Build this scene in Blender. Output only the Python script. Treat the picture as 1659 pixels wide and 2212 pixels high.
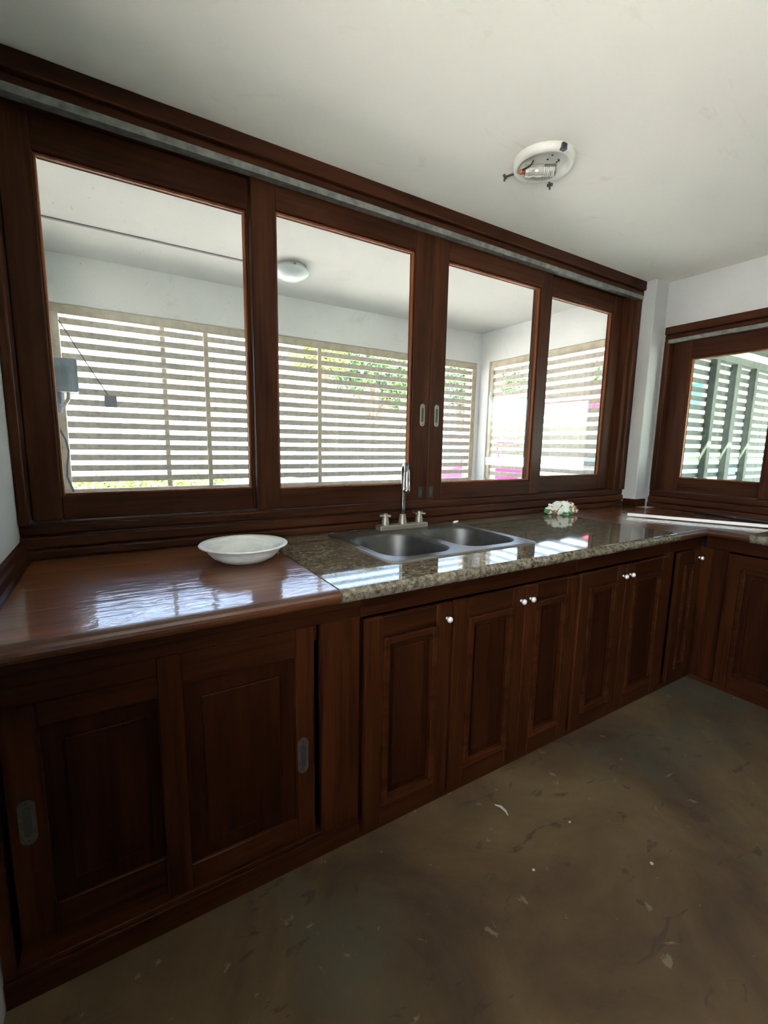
import bpy, bmesh, math, random
from mathutils import Vector, Matrix
from mathutils.noise import noise as noise_at
random.seed(7)
for _o in list(bpy.data.objects):
    bpy.data.objects.remove(_o, do_unlink=True)
SC = bpy.context.scene
COL = SC.collection

# ------------------------------------------------------------------ camera
CAM_Z = 1.3295
yaw, pitch, roll, fpx = 0.548401, -0.148789, 0.017654, 966.77
cd = bpy.data.cameras.new('camera')
cam = bpy.data.objects.new('camera', cd); COL.objects.link(cam)
fw = Vector((math.sin(yaw)*math.cos(pitch), math.cos(yaw)*math.cos(pitch), math.sin(pitch)))
r0 = Vector((math.cos(yaw), -math.sin(yaw), 0)); u0 = r0.cross(fw)
cr, sr = math.cos(roll), math.sin(roll)
rr = cr*r0 + sr*u0; uu = -sr*r0 + cr*u0
M = Matrix((rr, uu, -fw)).transposed().to_4x4(); M.translation = (0, 0, CAM_Z)
cam.matrix_world = M
cd.sensor_fit = 'VERTICAL'; cd.sensor_height = 24.0; cd.lens = fpx/2212*24.0
cd.clip_start = 0.02; cd.clip_end = 300
SC.camera = cam

# ------------------------------------------------------------------ world, sun, exposure
W = bpy.data.worlds.new('sky'); SC.world = W; W.use_nodes = True
nt = W.node_tree; nt.nodes.clear()
sky = nt.nodes.new('ShaderNodeTexSky'); sky.sky_type = 'NISHITA'; sky.sun_disc = False
sky.sun_elevation = math.radians(58); sky.sun_rotation = math.radians(-137)
sky.air_density = 1.0; sky.dust_density = 3.5; sky.ozone_density = 1.0
bgn = nt.nodes.new('ShaderNodeBackground'); bgn.inputs[1].default_value = 0.85
wo = nt.nodes.new('ShaderNodeOutputWorld')
nt.links.new(sky.outputs[0], bgn.inputs[0]); nt.links.new(bgn.outputs[0], wo.inputs[0])
sd = bpy.data.lights.new('sun', 'SUN'); sd.energy = 20.0; sd.angle = math.radians(0.6); sd.color = (1.0, 0.97, 0.92)
sun = bpy.data.objects.new('sun', sd); COL.objects.link(sun)
to_sun = Vector((-0.34, -0.36, 0.87)).normalized()
sun.rotation_euler = to_sun.to_track_quat('Z', 'Y').to_euler(); sun.location = (-6, 10, 20)
SC.view_settings.view_transform = 'Standard'; SC.view_settings.look = 'None'
SC.view_settings.gamma = 1.0; SC.view_settings.use_curve_mapping = False
SC.view_settings.exposure = 2.17

# ------------------------------------------------------------------ helpers
def setp(o, label=None, cat=None, group=None, kind=None):
    if label: o['label'] = label
    if cat: o['category'] = cat
    if group: o['group'] = group
    if kind: o['kind'] = kind
    return o
def empty(name, loc=(0, 0, 0)):
    o = bpy.data.objects.new(name, None); COL.objects.link(o); o.location = loc
    o.empty_display_size = 0.05; o['_l'] = list(loc); return o
def root_loc(o):
    v = Vector((0, 0, 0))
    while o is not None:
        v += o.location; o = o.parent
    return v
def link(name, bm, mat, parent=None, smooth=False, loc=None):
    """bm is in world coordinates; becomes one mesh object with its origin at loc (or its parent's origin)."""
    me = bpy.data.meshes.new(name)
    off = root_loc(parent) if parent is not None else Vector((0, 0, 0))
    l = Vector(loc) if loc is not None else off
    bmesh.ops.translate(bm, verts=bm.verts, vec=-l)
    bmesh.ops.recalc_face_normals(bm, faces=bm.faces)
    bm.to_mesh(me); bm.free()
    if smooth:
        for p in me.polygons: p.use_smooth = True
    me.materials.append(mat)
    o = bpy.data.objects.new(name, me); COL.objects.link(o)
    if parent is not None: o.parent = parent
    o.location = l - off
    return o
def inst(src, name, parent, loc):
    o = bpy.data.objects.new(name, src.data); COL.objects.link(o); o.parent = parent
    o.location = Vector(loc) - root_loc(parent); return o
def BM(): return bmesh.new()
def abox(bm, x0, x1, y0, y1, z0, z1, bev=0.0, seg=1):
    t = bmesh.new()
    bmesh.ops.create_cube(t, size=1.0)
    for v in t.verts:
        v.co = Vector((x0 + (v.co.x+.5)*(x1-x0), y0 + (v.co.y+.5)*(y1-y0), z0 + (v.co.z+.5)*(z1-z0)))
    if bev > 0:
        bmesh.ops.bevel(t, geom=list(t.edges), offset=bev, segments=seg, profile=0.5, affect='EDGES')
    me = bpy.data.meshes.new('t'); t.to_mesh(me); t.free(); bm.from_mesh(me); bpy.data.meshes.remove(me)
    return bm
def box(name, x0, x1, y0, y1, z0, z1, mat, parent=None, bev=0.002, seg=1, loc=None):
    return link(name, abox(BM(), x0, x1, y0, y1, z0, z1, bev, seg), mat, parent, loc=loc)
def aprism(bm, axis, prof, a0, a1):
    """extrude a closed 2-D profile along an axis. axis x: prof=(y,z); y: (x,z); z: (x,y)"""
    def P(a, p):
        return {'x': (a, p[0], p[1]), 'y': (p[0], a, p[1]), 'z': (p[0], p[1], a)}[axis]
    A = [bm.verts.new(P(a0, p)) for p in prof]; B = [bm.verts.new(P(a1, p)) for p in prof]
    n = len(prof)
    for i in range(n): bm.faces.new((A[i], A[(i+1) % n], B[(i+1) % n], B[i]))
    bm.faces.new(A[::-1]); bm.faces.new(B); return bm
def alathe(bm, prof, c, n=32, axis='z', a0=0.0, a1=2*math.pi):
    """prof: (r, h) list"""
    c = Vector(c); rings = []
    full = abs(a1-a0-2*math.pi) < 1e-6
    for r, h in prof:
        ring = []
        for i in range(n if full else n+1):
            a = a0 + (a1-a0)*i/n
            d = {'z': (r*math.cos(a), r*math.sin(a), h), 'y': (r*math.cos(a), h, r*math.sin(a)), 'x': (h, r*math.cos(a), r*math.sin(a))}[axis]
            ring.append(bm.verts.new(c+Vector(d)))
        rings.append(ring)
    m = len(rings[0])
    for k in range(len(rings)-1):
        for i in range(m if full else m-1):
            j = (i+1) % m
            try: bm.faces.new((rings[k][i], rings[k][j], rings[k+1][j], rings[k+1][i]))
            except ValueError: pass
    return rings
def atube(bm, pts, r, n=10, caps=True):
    pts = [Vector(p) for p in pts]; rings = []
    R = r if isinstance(r, (list, tuple)) else [r]*len(pts)
    up = Vector((0, 0, 1))
    prev = None
    for i, p in enumerate(pts):
        d = (pts[min(i+1, len(pts)-1)] - pts[max(i-1, 0)]).normalized()
        if prev is None:
            a = d.cross(up)
            if a.length < 0.1: a = d.cross(Vector((1, 0, 0)))
        else:
            a = prev - d*prev.dot(d)
        a.normalize(); prev = a; b = d.cross(a)
        rings.append([bm.verts.new(p + R[i]*(math.cos(2*math.pi*k/n)*a + math.sin(2*math.pi*k/n)*b)) for k in range(n)])
    for q in range(len(rings)-1):
        for k in range(n):
            bm.faces.new((rings[q][k], rings[q][(k+1) % n], rings[q+1][(k+1) % n], rings[q+1][k]))
    if caps:
        bm.faces.new(rings[0][::-1]); bm.faces.new(rings[-1])
    return bm

# ------------------------------------------------------------------ materials
def newmat(name):
    m = bpy.data.materials.new(name); m.use_nodes = True
    return m, m.node_tree, m.node_tree.nodes['Principled BSDF']
def N(nt, t, **kw):
    n = nt.nodes.new('ShaderNode'+t)
    for k, v in kw.items(): setattr(n, k, v)
    return n
def coords(nt, scale=(1, 1, 1), rot=(0, 0, 0)):
    tc = N(nt, 'TexCoord'); mp = N(nt, 'Mapping')
    mp.inputs['Scale'].default_value = scale; mp.inputs['Rotation'].default_value = rot
    nt.links.new(tc.outputs['Object'], mp.inputs['Vector']); return mp.outputs[0]
def noise(nt, vec, scale=5, detail=4, rough=.55, dist=0.0):
    n = N(nt, 'TexNoise'); n.inputs['Scale'].default_value = scale; n.inputs['Detail'].default_value = detail
    n.inputs['Roughness'].default_value = rough; n.inputs['Distortion'].default_value = dist
    if vec is not None: nt.links.new(vec, n.inputs['Vector'])
    return n.outputs['Fac']
def ramp(nt, fac, stops):
    r = N(nt, 'ValToRGB'); cr_ = r.color_ramp
    while len(cr_.elements) < len(stops): cr_.elements.new(0.5)
    for e, (p, c) in zip(cr_.elements, stops):
        e.position = p; e.color = (*c, 1) if len(c) == 3 else c
    nt.links.new(fac, r.inputs[0]); return r.outputs[0]
def mix(nt, fac, a, b, mode='MIX'):
    m = N(nt, 'MixRGB', blend_type=mode)
    for i, v in ((0, fac), (1, a), (2, b)):
        if hasattr(v, 'is_output'): nt.links.new(v, m.inputs[i])
        else: m.inputs[i].default_value = v if i == 0 else ((*v, 1) if len(v) == 3 else v)
    return m.outputs[0]
def bump(nt, b, h, strength=.2, dist=.01):
    n = N(nt, 'Bump'); n.inputs['Strength'].default_value = strength; n.inputs['Distance'].default_value = dist
    nt.links.new(h, n.inputs['Height']); nt.links.new(n.outputs[0], b.inputs['Normal'])
def plain(name, col, rough=.5, metal=0.0, var=0.0, vs=8, bmp=0.0):
    m, nt, b = newmat(name); b.inputs['Roughness'].default_value = rough; b.inputs['Metallic'].default_value = metal
    b.inputs['Base Color'].default_value = (*col, 1)
    if var > 0 or bmp > 0:
        f = noise(nt, coords(nt), vs, 5)
        if var > 0:
            nt.links.new(ramp(nt, f, [(.3, tuple(c*(1-var) for c in col)), (.7, tuple(min(1, c*(1+var)) for c in col))]), b.inputs['Base Color'])
        if bmp > 0: bump(nt, b, f, bmp, .004)
    return m
def wood(name, dark, light, axis='x', rough=.38, coat=0.0, wavy=0.0, bstr=.12):
    m, nt, b = newmat(name)
    s = {'x': (1.3, 26, 26), 'y': (26, 1.3, 26), 'z': (26, 26, 1.3)}[axis]
    s2 = {'x': (.5, 5, 5), 'y': (5, .5, 5), 'z': (5, 5, .5)}[axis]
    f = noise(nt, coords(nt, s), 1.6, 7, .62, .6)
    g = noise(nt, coords(nt, s2), 1.3, 3, .5, .8)
    mid = tuple((a+c)/2 for a, c in zip(dark, light))
    c1 = ramp(nt, f, [(.28, dark), (.5, mid), (.74, light)])
    c2 = ramp(nt, g, [(.3, (.62, .58, .55)), (.7, (1.2, 1.15, 1.1))])
    nt.links.new(mix(nt, 1.0, c1, c2, 'MULTIPLY'), b.inputs['Base Color'])
    b.inputs['Roughness'].default_value = rough
    b.inputs['Specular IOR Level'].default_value = .5 if coat else .08
    b.inputs['Coat Weight'].default_value = coat; b.inputs['Coat Roughness'].default_value = .03
    if wavy > 0:
        s3 = {'x': (12, 62, 62), 'y': (62, 12, 62), 'z': (62, 62, 12)}[axis]
        w = noise(nt, coords(nt, s3), 1.0, 2, .5, .6)
        bump(nt, b, w, wavy, .002)
        nb = [n for n in nt.nodes if n.type == 'BUMP'][-1]
        nt.links.new(nb.outputs[0], b.inputs['Coat Normal'])
    else: bump(nt, b, f, bstr, .003)
    return m
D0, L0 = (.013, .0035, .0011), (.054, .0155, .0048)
WX = wood('wood_grain_x', D0, L0, 'x'); WY = wood('wood_grain_y', D0, L0, 'y'); WZ = wood('wood_grain_z', D0, L0, 'z')
WBEAD_LIT = wood('wood_bead_lit', (.12, .040, .016), (.28, .105, .042), 'z')  # lighter than the frame wood: daylight on the reveals put into the colour
FX_ = wood('window_wood_x', (.020, .0068, .0032), (.072, .026, .0125), 'x'); FY_ = wood('window_wood_y', (.020, .0068, .0032), (.072, .026, .0125), 'y'); FZ_ = wood('window_wood_z', (.020, .0068, .0032), (.072, .026, .0125), 'z')
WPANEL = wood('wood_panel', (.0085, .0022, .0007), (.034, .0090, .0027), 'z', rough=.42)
D1, L1 = (.080, .024, .0085), (.27, .100, .036)
NOSE = wood('varnished_nosing', (.030, .0085, .003), (.095, .031, .0105), 'x', rough=.32, coat=.3)  # darker copy of the worktop wood; front-edge shade put into the colour
NOSEY_SHADED = wood('varnished_nosing_shaded_y', (.030, .0085, .003), (.095, .031, .0105), 'y', rough=.32, coat=.3)  # same shaded copy with the grain along y
TOPX = wood('varnished_worktop_x', D1, L1, 'x', rough=.34, coat=1.0, wavy=.55)
TOPY = wood('varnished_worktop_y', D1, L1, 'y', rough=.34, coat=1.0, wavy=.55)

m, nt, b = newmat('granite'); GRANITE = m
v = coords(nt)
n1 = noise(nt, v, 55, 8, .75, .3); n2 = noise(nt, v, 14, 5, .6, .8); n3 = noise(nt, v, 130, 3, .6)
c = ramp(nt, n1, [(.34, (.026, .021, .014)), (.44, (.092, .077, .053)), (.54, (.175, .152, .110)), (.68, (.30, .27, .215))])
c = mix(nt, .55, c, ramp(nt, n2, [(.3, (.55, .48, .40)), (.7, (1.15, 1.1, 1.02))]), 'MULTIPLY')
c = mix(nt, ramp(nt, n3, [(.33, (1, 1, 1)), (.38, (0, 0, 0))]), c, (.035, .028, .024))
nt.links.new(c, b.inputs['Base Color']); b.inputs['Roughness'].default_value = .055; b.inputs['Specular IOR Level'].default_value = .62

m, nt, b = newmat('ceiling_plaster'); CEIL = m
v = coords(nt)
c = ramp(nt, noise(nt, v, 1.1, 4), [(.3, (.735, .73, .675)), (.7, (.80, .795, .745))])
st = ramp(nt, noise(nt, coords(nt, (1, 2.2, 1)), 2.2, 9, .72, .9), [(.60, (0, 0, 0)), (.74, (.35, .35, .35))])
c = mix(nt, st, c, (.46, .42, .34))
nt.links.new(c, b.inputs['Base Color']); b.inputs['Roughness'].default_value = .85
bump(nt, b, noise(nt, v, 9, 6, .6), .18, .01)
def plaster(name, a, c_, sc=1.6, stain=(.35, .33, .28), amt=.4):
    m, nt, b = newmat(name); v = coords(nt)
    c = ramp(nt, noise(nt, v, sc, 5), [(.3, a), (.7, c_)])
    st = ramp(nt, noise(nt, v, sc*2.6, 9, .7, .6), [(.58, (0, 0, 0)), (.78, (amt, amt, amt))])
    nt.links.new(mix(nt, st, c, stain), b.inputs['Base Color']); b.inputs['Roughness'].default_value = .85
    bump(nt, b, noise(nt, v, 12, 6, .6), .2, .01); return m
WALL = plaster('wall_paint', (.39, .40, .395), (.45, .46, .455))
PORCHW = plaster('porch_wall_plaster', (.70, .705, .685), (.77, .775, .755), 2.0, (.40, .385, .34), .55)
PORCHC = plaster('porch_ceiling_plaster', (.59, .59, .545), (.65, .65, .605), 1.2, (.42, .39, .32), .3)
CONC = plaster('porch_concrete', (.36, .34, .30), (.44, .42, .38), 3.0)

m, nt, b = newmat('screed_floor'); FLOOR = m
v = coords(nt)
c = ramp(nt, noise(nt, v, 1.6, 7, .62, .6), [(.36, (.034, .018, .006)), (.5, (.068, .042, .0155)), (.64, (.105, .073, .031))])
gp = ramp(nt, noise(nt, coords(nt, (1, 1, 1), (0, 0, .6)), 1.15, 6, .6, 1.2), [(.50, (0, 0, 0)), (.60, (.8, .8, .8))])
c = mix(nt, gp, c, (.050, .044, .025))
dk = ramp(nt, noise(nt, coords(nt, (1, 2.6, 1), (0, 0, .9)), 5.5, 5, .6, 1.2), [(.61, (0, 0, 0)), (.66, (.8, .8, .8))])
c = mix(nt, dk, c, (.026, .015, .008))
wh = ramp(nt, noise(nt, v, 14, 4, .6, .4), [(.66, (0, 0, 0)), (.70, (.55, .55, .55))])
c = mix(nt, wh, c, (.19, .165, .12))
nt.links.new(c, b.inputs['Base Color']); b.inputs['Roughness'].default_value = .72
bump(nt, b, noise(nt, v, 22, 7, .65), .25, .008)

STEEL = plain('brushed_steel', (.30, .29, .27), .34, 1.0, .12, 40)
STEELD = plain('sink_bowl_steel', (.13, .127, .12), .50, 1.0, .15, 30)
CHROME = plain('dull_chrome', (.34, .325, .30), .22, 1.0, .10, 60)
DUSTY = plain('dusty_chrome', (.26, .23, .19), .42, .6, .15, 80)
TRACK = plain('galvanised_track', (.20, .21, .195), .45, .6, .4, 25)
PULL = plain('aged_nickel', (.085, .078, .062), .45, .6, .25, 60)
PULLW = plain('window_pull_nickel', (.26, .25, .22), .42, .6, .25, 60)
PULLD = plain('pull_recess_dark', (.03, .027, .023), .6)
KNOB = plain('knob_white_metal', (.85, .84, .80), .22, .55)
SCREEN = plain('screen_paint', (.53, .475, .385), .7, 0, .22, 30, .2)
SCREENB = plain('screen_frame_paint', (.52, .45, .33), .7, 0, .18, 18, .15)
UTIL = plain('weathered_slat', (.060, .064, .049), .8, 0, .4, 14, .2)
PVC = plain('white_pvc', (.72, .71, .67), .35)
BLACK = plain('black_metal', (.012, .011, .011), .4)
GREYBOX = plain('meter_box_grey', (.20, .25, .28), .55, .1, .3, 9)
WHITEP = plain('white_enamel', (.60, .61, .56), .35, 0, .06, 12)
RUST = plain('rust_copper', (.30, .10, .05), .6)
PORC = plain('ceramic_holder', (.42, .42, .39), .3, .3)
DARK = plain('dark_plastic', (.03, .04, .05), .5)
WIRE = plain('grey_wire', (.10, .11, .13), .6)
CHIP = plain('plaster_white', (.34, .33, .30), .8)
CRUMB = plain('dark_crumb', (.02, .014, .010), .8)

m, nt, b = newmat('frosted_glass_shade'); FROST = m
b.inputs['Base Color'].default_value = (.86, .87, .82, 1); b.inputs['Roughness'].default_value = .35
b.inputs['Subsurface Weight'].default_value = .35; b.inputs['Subsurface Radius'].default_value = (.02, .02, .02)
b.inputs['Coat Weight'].default_value = .25
sw = ramp(nt, noise(nt, coords(nt, (1, 1, 3)), 6, 3, .5, 3.0), [(.4, (.62, .635, .60)), (.6, (.72, .735, .71))])
nt.links.new(sw, b.inputs['Base Color'])
FROST2 = plain('porch_shade_glass', (.68, .76, .74), .3)

def glassmat(name, tint=(1, 1, 1), dirt=.05):
    m = bpy.data.materials.new(name); m.use_nodes = True; nt = m.node_tree; nt.nodes.clear()
    out = N(nt, 'OutputMaterial'); tr = N(nt, 'BsdfTransparent'); tr.inputs[0].default_value = (*tint, 1)
    gl = N(nt, 'BsdfGlossy'); gl.inputs['Roughness'].default_value = .01
    lw = N(nt, 'LayerWeight'); lw.inputs[0].default_value = .5
    pw = N(nt, 'Math', operation='POWER'); pw.inputs[1].default_value = 5.0; nt.links.new(lw.outputs['Facing'], pw.inputs[0])
    fr = N(nt, 'Math', operation='MULTIPLY_ADD'); fr.inputs[1].default_value = .96; fr.inputs[2].default_value = .04
    nt.links.new(pw.outputs[0], fr.inputs[0])
    mx = N(nt, 'MixShader'); nt.links.new(fr.outputs[0], mx.inputs[0]); nt.links.new(tr.outputs[0], mx.inputs[1]); nt.links.new(gl.outputs[0], mx.inputs[2])
    df = N(nt, 'BsdfTranslucent'); df.inputs[0].default_value = (.8, .8, .76, 1)
    d2 = N(nt, 'BsdfDiffuse'); d2.inputs[0].default_value = (.7, .7, .66, 1)
    ad = N(nt, 'MixShader'); ad.inputs[0].default_value = .5
    nt.links.new(df.outputs[0], ad.inputs[1]); nt.links.new(d2.outputs[0], ad.inputs[2])
    v = coords(nt)
    sp = ramp(nt, noise(nt, v, 90, 2, .5), [(.71, (0, 0, 0)), (.77, (.25, .25, .25))])
    hz = ramp(nt, noise(nt, coords(nt, (1, 1, .35)), 3.5, 5, .65), [(.35, (0, 0, 0)), (.8, (dirt*2, dirt*2, dirt*2))])
    fc = mix(nt, 1.0, sp, hz, 'ADD')
    m2 = N(nt, 'MixShader'); nt.links.new(fc, m2.inputs[0]); nt.links.new(mx.outputs[0], m2.inputs[1]); nt.links.new(ad.outputs[0], m2.inputs[2])
    nt.links.new(m2.outputs[0], out.inputs[0]); return m
GLASS = glassmat('window_glass', (.97, .985, .975), .009)
GLASS2 = glassmat('window_glass_green', (.86, .97, .93), .012)

# ================================================================== STRUCTURE
XL, XR, ZC, YB = -0.29, 3.526, 2.521, -2.6
def struct(name, bm, mat, label=None):
    o = link(name, bm, mat); o['kind'] = 'structure'
    if label: o['label'] = label
    return o
struct('floor', abox(BM(), XL-.15, XR+.15, YB-.15, 2.13, -.12, 0), FLOOR, 'bare brown screed floor with stains and scuffs')
struct('ceiling', abox(BM(), XL-.15, XR+.15, YB-.15, 2.13, ZC, ZC+.14), CEIL, 'flat off-white plaster ceiling over the kitchen')
bm = BM()
abox(bm, XL-.15, XL, YB-.15, 2.13, 0, 1.0); abox(bm, XL-.15, XL, YB-.15, 2.13, 2.18, ZC); abox(bm, XL-.15, XL, .48, 2.13, 1.0, 2.18); abox(bm, XL-.15, XL, YB-.15, -1.95, 1.0, 2.18)
struct('wall_left', bm, WALL, 'white painted wall at the left edge')
bm = BM(); abox(bm, XL, XR, 2.10, 2.20, -.1, .95); abox(bm, XL, 3.36, 2.085, 2.20, 2.42, ZC)
struct('wall_front', bm, PORCHW, 'low wall under the long window')
struct('wall_pillar', abox(BM(), 3.365, XR+.02, 1.88, 2.20, 0, ZC, .004), WALL, 'white pillar in the corner between the windows')
bm = BM()
abox(bm, XR, XR+.14, YB, 1.90, 0, .95); abox(bm, XR, XR+.14, YB, 1.90, 2.20, ZC)
abox(bm, XR, XR+.14, YB, .02, .95, 2.20); abox(bm, XR, XR+.14, 1.853, 1.90, .95, 2.20)
struct('wall_right', bm, WALL, 'white wall with the right-hand window')
struct('wall_back', abox(BM(), XL, XR, YB-.15, YB, 0, ZC), WALL, 'white wall behind the viewer')
bm = BM()
for k in range(12): abox(bm, XL+.002+k*.318, XL+.316+k*.318, YB, YB+.02, .001, .995, .004)
struct('trim_darkening_back', bm, WZ, 'dark wood panels added unseen behind the viewer to darken the room')  # unseen dark panelling added to soak up bounce light low in the room
# unseen window added in the left wall to fill the room with light
LY0, LY1, LZ0, LZ1 = -1.95, .48, 1.0, 2.18
w3 = empty('window_fill', (XL, -1.4, 1.0)); setp(w3, 'added unseen fill-light window in the left wall behind the viewer', kind='structure')
for y0, y1, z0, z1 in ((LY0, LY1, LZ0, LZ0+.05), (LY0, LY1, LZ1-.05, LZ1), (LY0, LY0+.05, LZ0+.05, LZ1-.05), (LY1-.05, LY1, LZ0+.05, LZ1-.05), (-.9, -.85, LZ0+.05, LZ1-.05)):
    box('frame_bar', XL-.11, XL-.05, y0, y1, z0, z1, WY, w3, .003)
for y0, y1 in ((LY0+.05, -.9), (-.85, LY1-.05)): box('glass_pane', XL-.082, XL-.078, y0, y1, LZ0+.05, LZ1-.05, GLASS, w3, 0)
struct('ceiling_sky_block', abox(BM(), XL-1.40, XL-.15, YB-.5, 2.0, 2.50, 2.64), WALL, 'added unseen slab keeping sky light off the fill window')  # unseen slab added so mostly light off the ground enters the fill window

# ------------------------------------------------------------------ window_1 (long window over the sink)
w1 = empty('window_1', (1.5, 2.0, .9)); setp(w1, 'long four-sash sliding window in dark wood over the sink', kind='structure')
def prof_obj(name, axis, prof, a0, a1, mat, parent): return link(name, aprism(BM(), axis, prof, a0, a1), mat, parent)
def rnd(y0, y1, z0, z1, r=.008):   # profile with rounded front edges; y0 = room side
    return [(y0+r, z0), (y0+r*.3, z0+r*.3), (y0, z0+r), (y0, z1-r), (y0+r*.3, z1-r*.3), (y0+r, z1), (y1, z1), (y1, z0)]
XA, XB = XL+.001, 3.363
prof_obj('head_board', 'x', rnd(1.948, 2.085, 2.458, ZC-.001, .006), XA, XB, FX_, w1)
prof_obj('head_moulding', 'x', rnd(1.962, 2.085, 2.414, 2.456, .010), XA, XB, FX_, w1)
tr_ = link('metal_track', aprism(BM(), 'x', [(1.952, 2.392), (1.952, 2.418), (1.958, 2.418), (1.958, 2.398), (1.990, 2.398), (1.990, 2.392)], XA+.004, 3.345), TRACK, w1)
tr_['label'] = 'pale galvanised metal track under the head board'
prof_obj('head_lining', 'x', [(1.992, 2.412), (1.992, 2.425), (2.10, 2.425), (2.10, 2.412)], XA, XB, FX_, w1)
for nm, y0, z0, z1 in (('sill_board', 1.985, .985, 1.026), ('sill_board', 1.974, .938, .983), ('sill_board', 1.966, .901, .936)):
    prof_obj(nm, 'x', rnd(y0, 2.10, z0, z1, .009), XA, XB, FX_, w1)
def rndx(x0, x1, y0, y1, r=.007):
    return [(x0, y1), (x0, y0+r), (x0+r*.3, y0+r*.3), (x0+r, y0), (x1-r, y0), (x1-r*.3, y0+r*.3), (x1, y0+r), (x1, y1)]
for x0, x1, y0 in ((XA, -.259, 1.966), (3.300, XB, 1.966), (3.262, 3.300, 1.990)):
    prof_obj('jamb', 'z', rndx(x0, x1, y0, 2.10), 1.026, 2.412, FZ_, w1)
def sash(parent, x0, x1, ox0, ox1, z0, z1, oz0, oz1, yf, th=.045, along='x', xin=None, mz=FZ_, mx=FX_, glass=GLASS, flip=1):
    """frame members of one sash (stiles run full height); returns the mesh object, with bead and pane as children.
    along='y': the sash lies in a plane x = const, room side facing -x"""
    def B(bm, a0, a1, d0, d1, zz0, zz1, bev=.004):
        if along == 'x': abox(bm, a0, a1, d0, d1, zz0, zz1, bev)
        else: abox(bm, d0, d1, a0, a1, zz0, zz1, bev)
    bm = BM()
    B(bm, x0, ox0, yf, yf+th, z0, z1); B(bm, ox1, x1, yf, yf+th, z0, z1)
    s = link('sash', bm, mz, parent)
    for a, c_ in ((z0, oz0), (oz1, z1)):
        bm = BM(); B(bm, ox0-.001, ox1+.001, yf+.0015, yf+th-.0015, a, c_, .003); link('rail', bm, mx, s)
    bm = BM(); t = .009
    for d0, d1 in ((yf+.013, yf+.031), (yf+.037, yf+th-.002)):
        B(bm, ox0, ox0+t, d0, d1, oz0, oz1, .003); B(bm, ox1-t, ox1, d0, d1, oz0, oz1, .003)
        B(bm, ox0+t, ox1-t, d0, d1, oz0, oz0+t, .003); B(bm, ox0+t, ox1-t, d0, d1, oz1-t, oz1, .003)
    link('glazing_bead', bm, WBEAD_LIT, s)
    bm = BM(); B(bm, ox0+.002, ox1-.002, yf+.032, yf+.036, oz0+.002, oz1-.002, 0)
    link('glass_pane', bm, glass, s)
    return s
ZB, ZT = 1.028, 2.41
s1 = sash(w1, -.258, .640, -.163, .549, ZB, ZT, 1.120, 2.292, 2.046)
s2 = sash(w1, .556, 1.4985, .660, 1.385, ZB, ZT, 1.118, 2.302, 2.000)
s3 = sash(w1, 1.5005, 2.432, 1.602, 2.335, ZB, ZT, 1.118, 2.302, 2.000)
s4 = sash(w1, 2.355, 3.261, 2.440, 3.150, ZB, ZT, 1.130, 2.300, 2.046)
def flush_pull(parent, cx, y, cz, h=.10, w=.026, mat=PULL, axis='y'):
    """oval flush pull: rim plate with a dark recess"""
    bm = BM()
    def oval(bm, hh, ww, y0, y1):
        pts = []
        r = ww/2
        for k in range(9): a = math.pi*k/8; pts.append((r*math.cos(a), hh/2-r+r*math.sin(a)))
        for k in range(9): a = math.pi+math.pi*k/8; pts.append((r*math.cos(a), -hh/2+r+r*math.sin(a)))
        aprism(bm, 'y', [(cx+p, cz+q) for p, q in pts], y0, y1)
    oval(bm, h, w, y-.003, y+.002)
    o = link('pull_handle', bm, mat, parent); o['label'] = 'oval flush metal pull'
    bm = BM(); oval(bm, h*.66, w*.5, y-.0036, y-.002); link('pull_recess', bm, PULLD, parent if parent.type == 'EMPTY' else parent)
    bm = BM()
    for s_ in (-1, 1): alathe(bm, [(0, -.0042), (.0022, -.0042), (.0028, -.003)], (cx, y, cz+s_*h*.41), 8, 'y')
    link('screw', bm, PULLD, parent)
    return o
flush_pull(s2, 1.452, 2.000, 1.492, .118, .030, PULLW); flush_pull(s3, 1.548, 2.000, 1.492, .118, .030, PULLW)
for s_, cx in ((s2, 1.453), (s3, 1.527)):
    box('latch_recess', cx-.014, cx+.014, 1.9985, 2.002, 1.045, 1.105, PULLD, s_, .001)
    box('latch', cx-.004, cx+.005, 1.9970, 1.9990, 1.060, 1.090, PULL, s_, .001)

# ------------------------------------------------------------------ window_2 (right wall)
w2 = empty('window_2', (3.5, 1.0, .95)); setp(w2, 'dark wood sliding window in the right-hand wall', kind='structure')
Y1, Y0 = 1.852, .03
def rx(x0, x1, z0, z1, r=.008): return rnd(x0, x1, z0, z1, r)
prof_obj('head_board', 'y', rx(3.488, 3.60, 2.150, 2.203, .006), Y0, Y1, FY_, w2)
prof_obj('head_moulding', 'y', rx(3.498, 3.60, 2.112, 2.148, .010), Y0, Y1, FY_, w2)
t2 = link('metal_track', aprism(BM(), 'y', [(3.486, 2.086), (3.486, 2.112), (3.492, 2.112), (3.492, 2.092), (3.52, 2.092), (3.52, 2.086)], Y0, 1.825), TRACK, w2)
t2['label'] = 'pale galvanised metal track under the head board'
for x0, z0, z1 in ((3.500, .985, 1.026), (3.489, .938, .983), (3.480, .901, .936)):
    prof_obj('sill_board', 'y', rx(x0, 3.60, z0, z1, .009), Y0-.6, Y1, FY_, w2)
for y0, y1, x0 in ((1.815, Y1, 3.492), (Y0, .07, 3.492)):
    box('jamb', x0, 3.60, y0, y1, 1.026, 2.112, FZ_, w2, .005)
sash(w2, 1.10, 1.814, 1.185, 1.690, 1.028, 2.10, 1.125, 1.972, 3.550, along='y', mz=FZ_, mx=FY_, glass=GLASS2)
sash(w2, .30, 1.184, .39, 1.085, 1.028, 2.10, 1.125, 1.972, 3.502, along='y', mz=FZ_, mx=FY_, glass=GLASS2)
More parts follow.
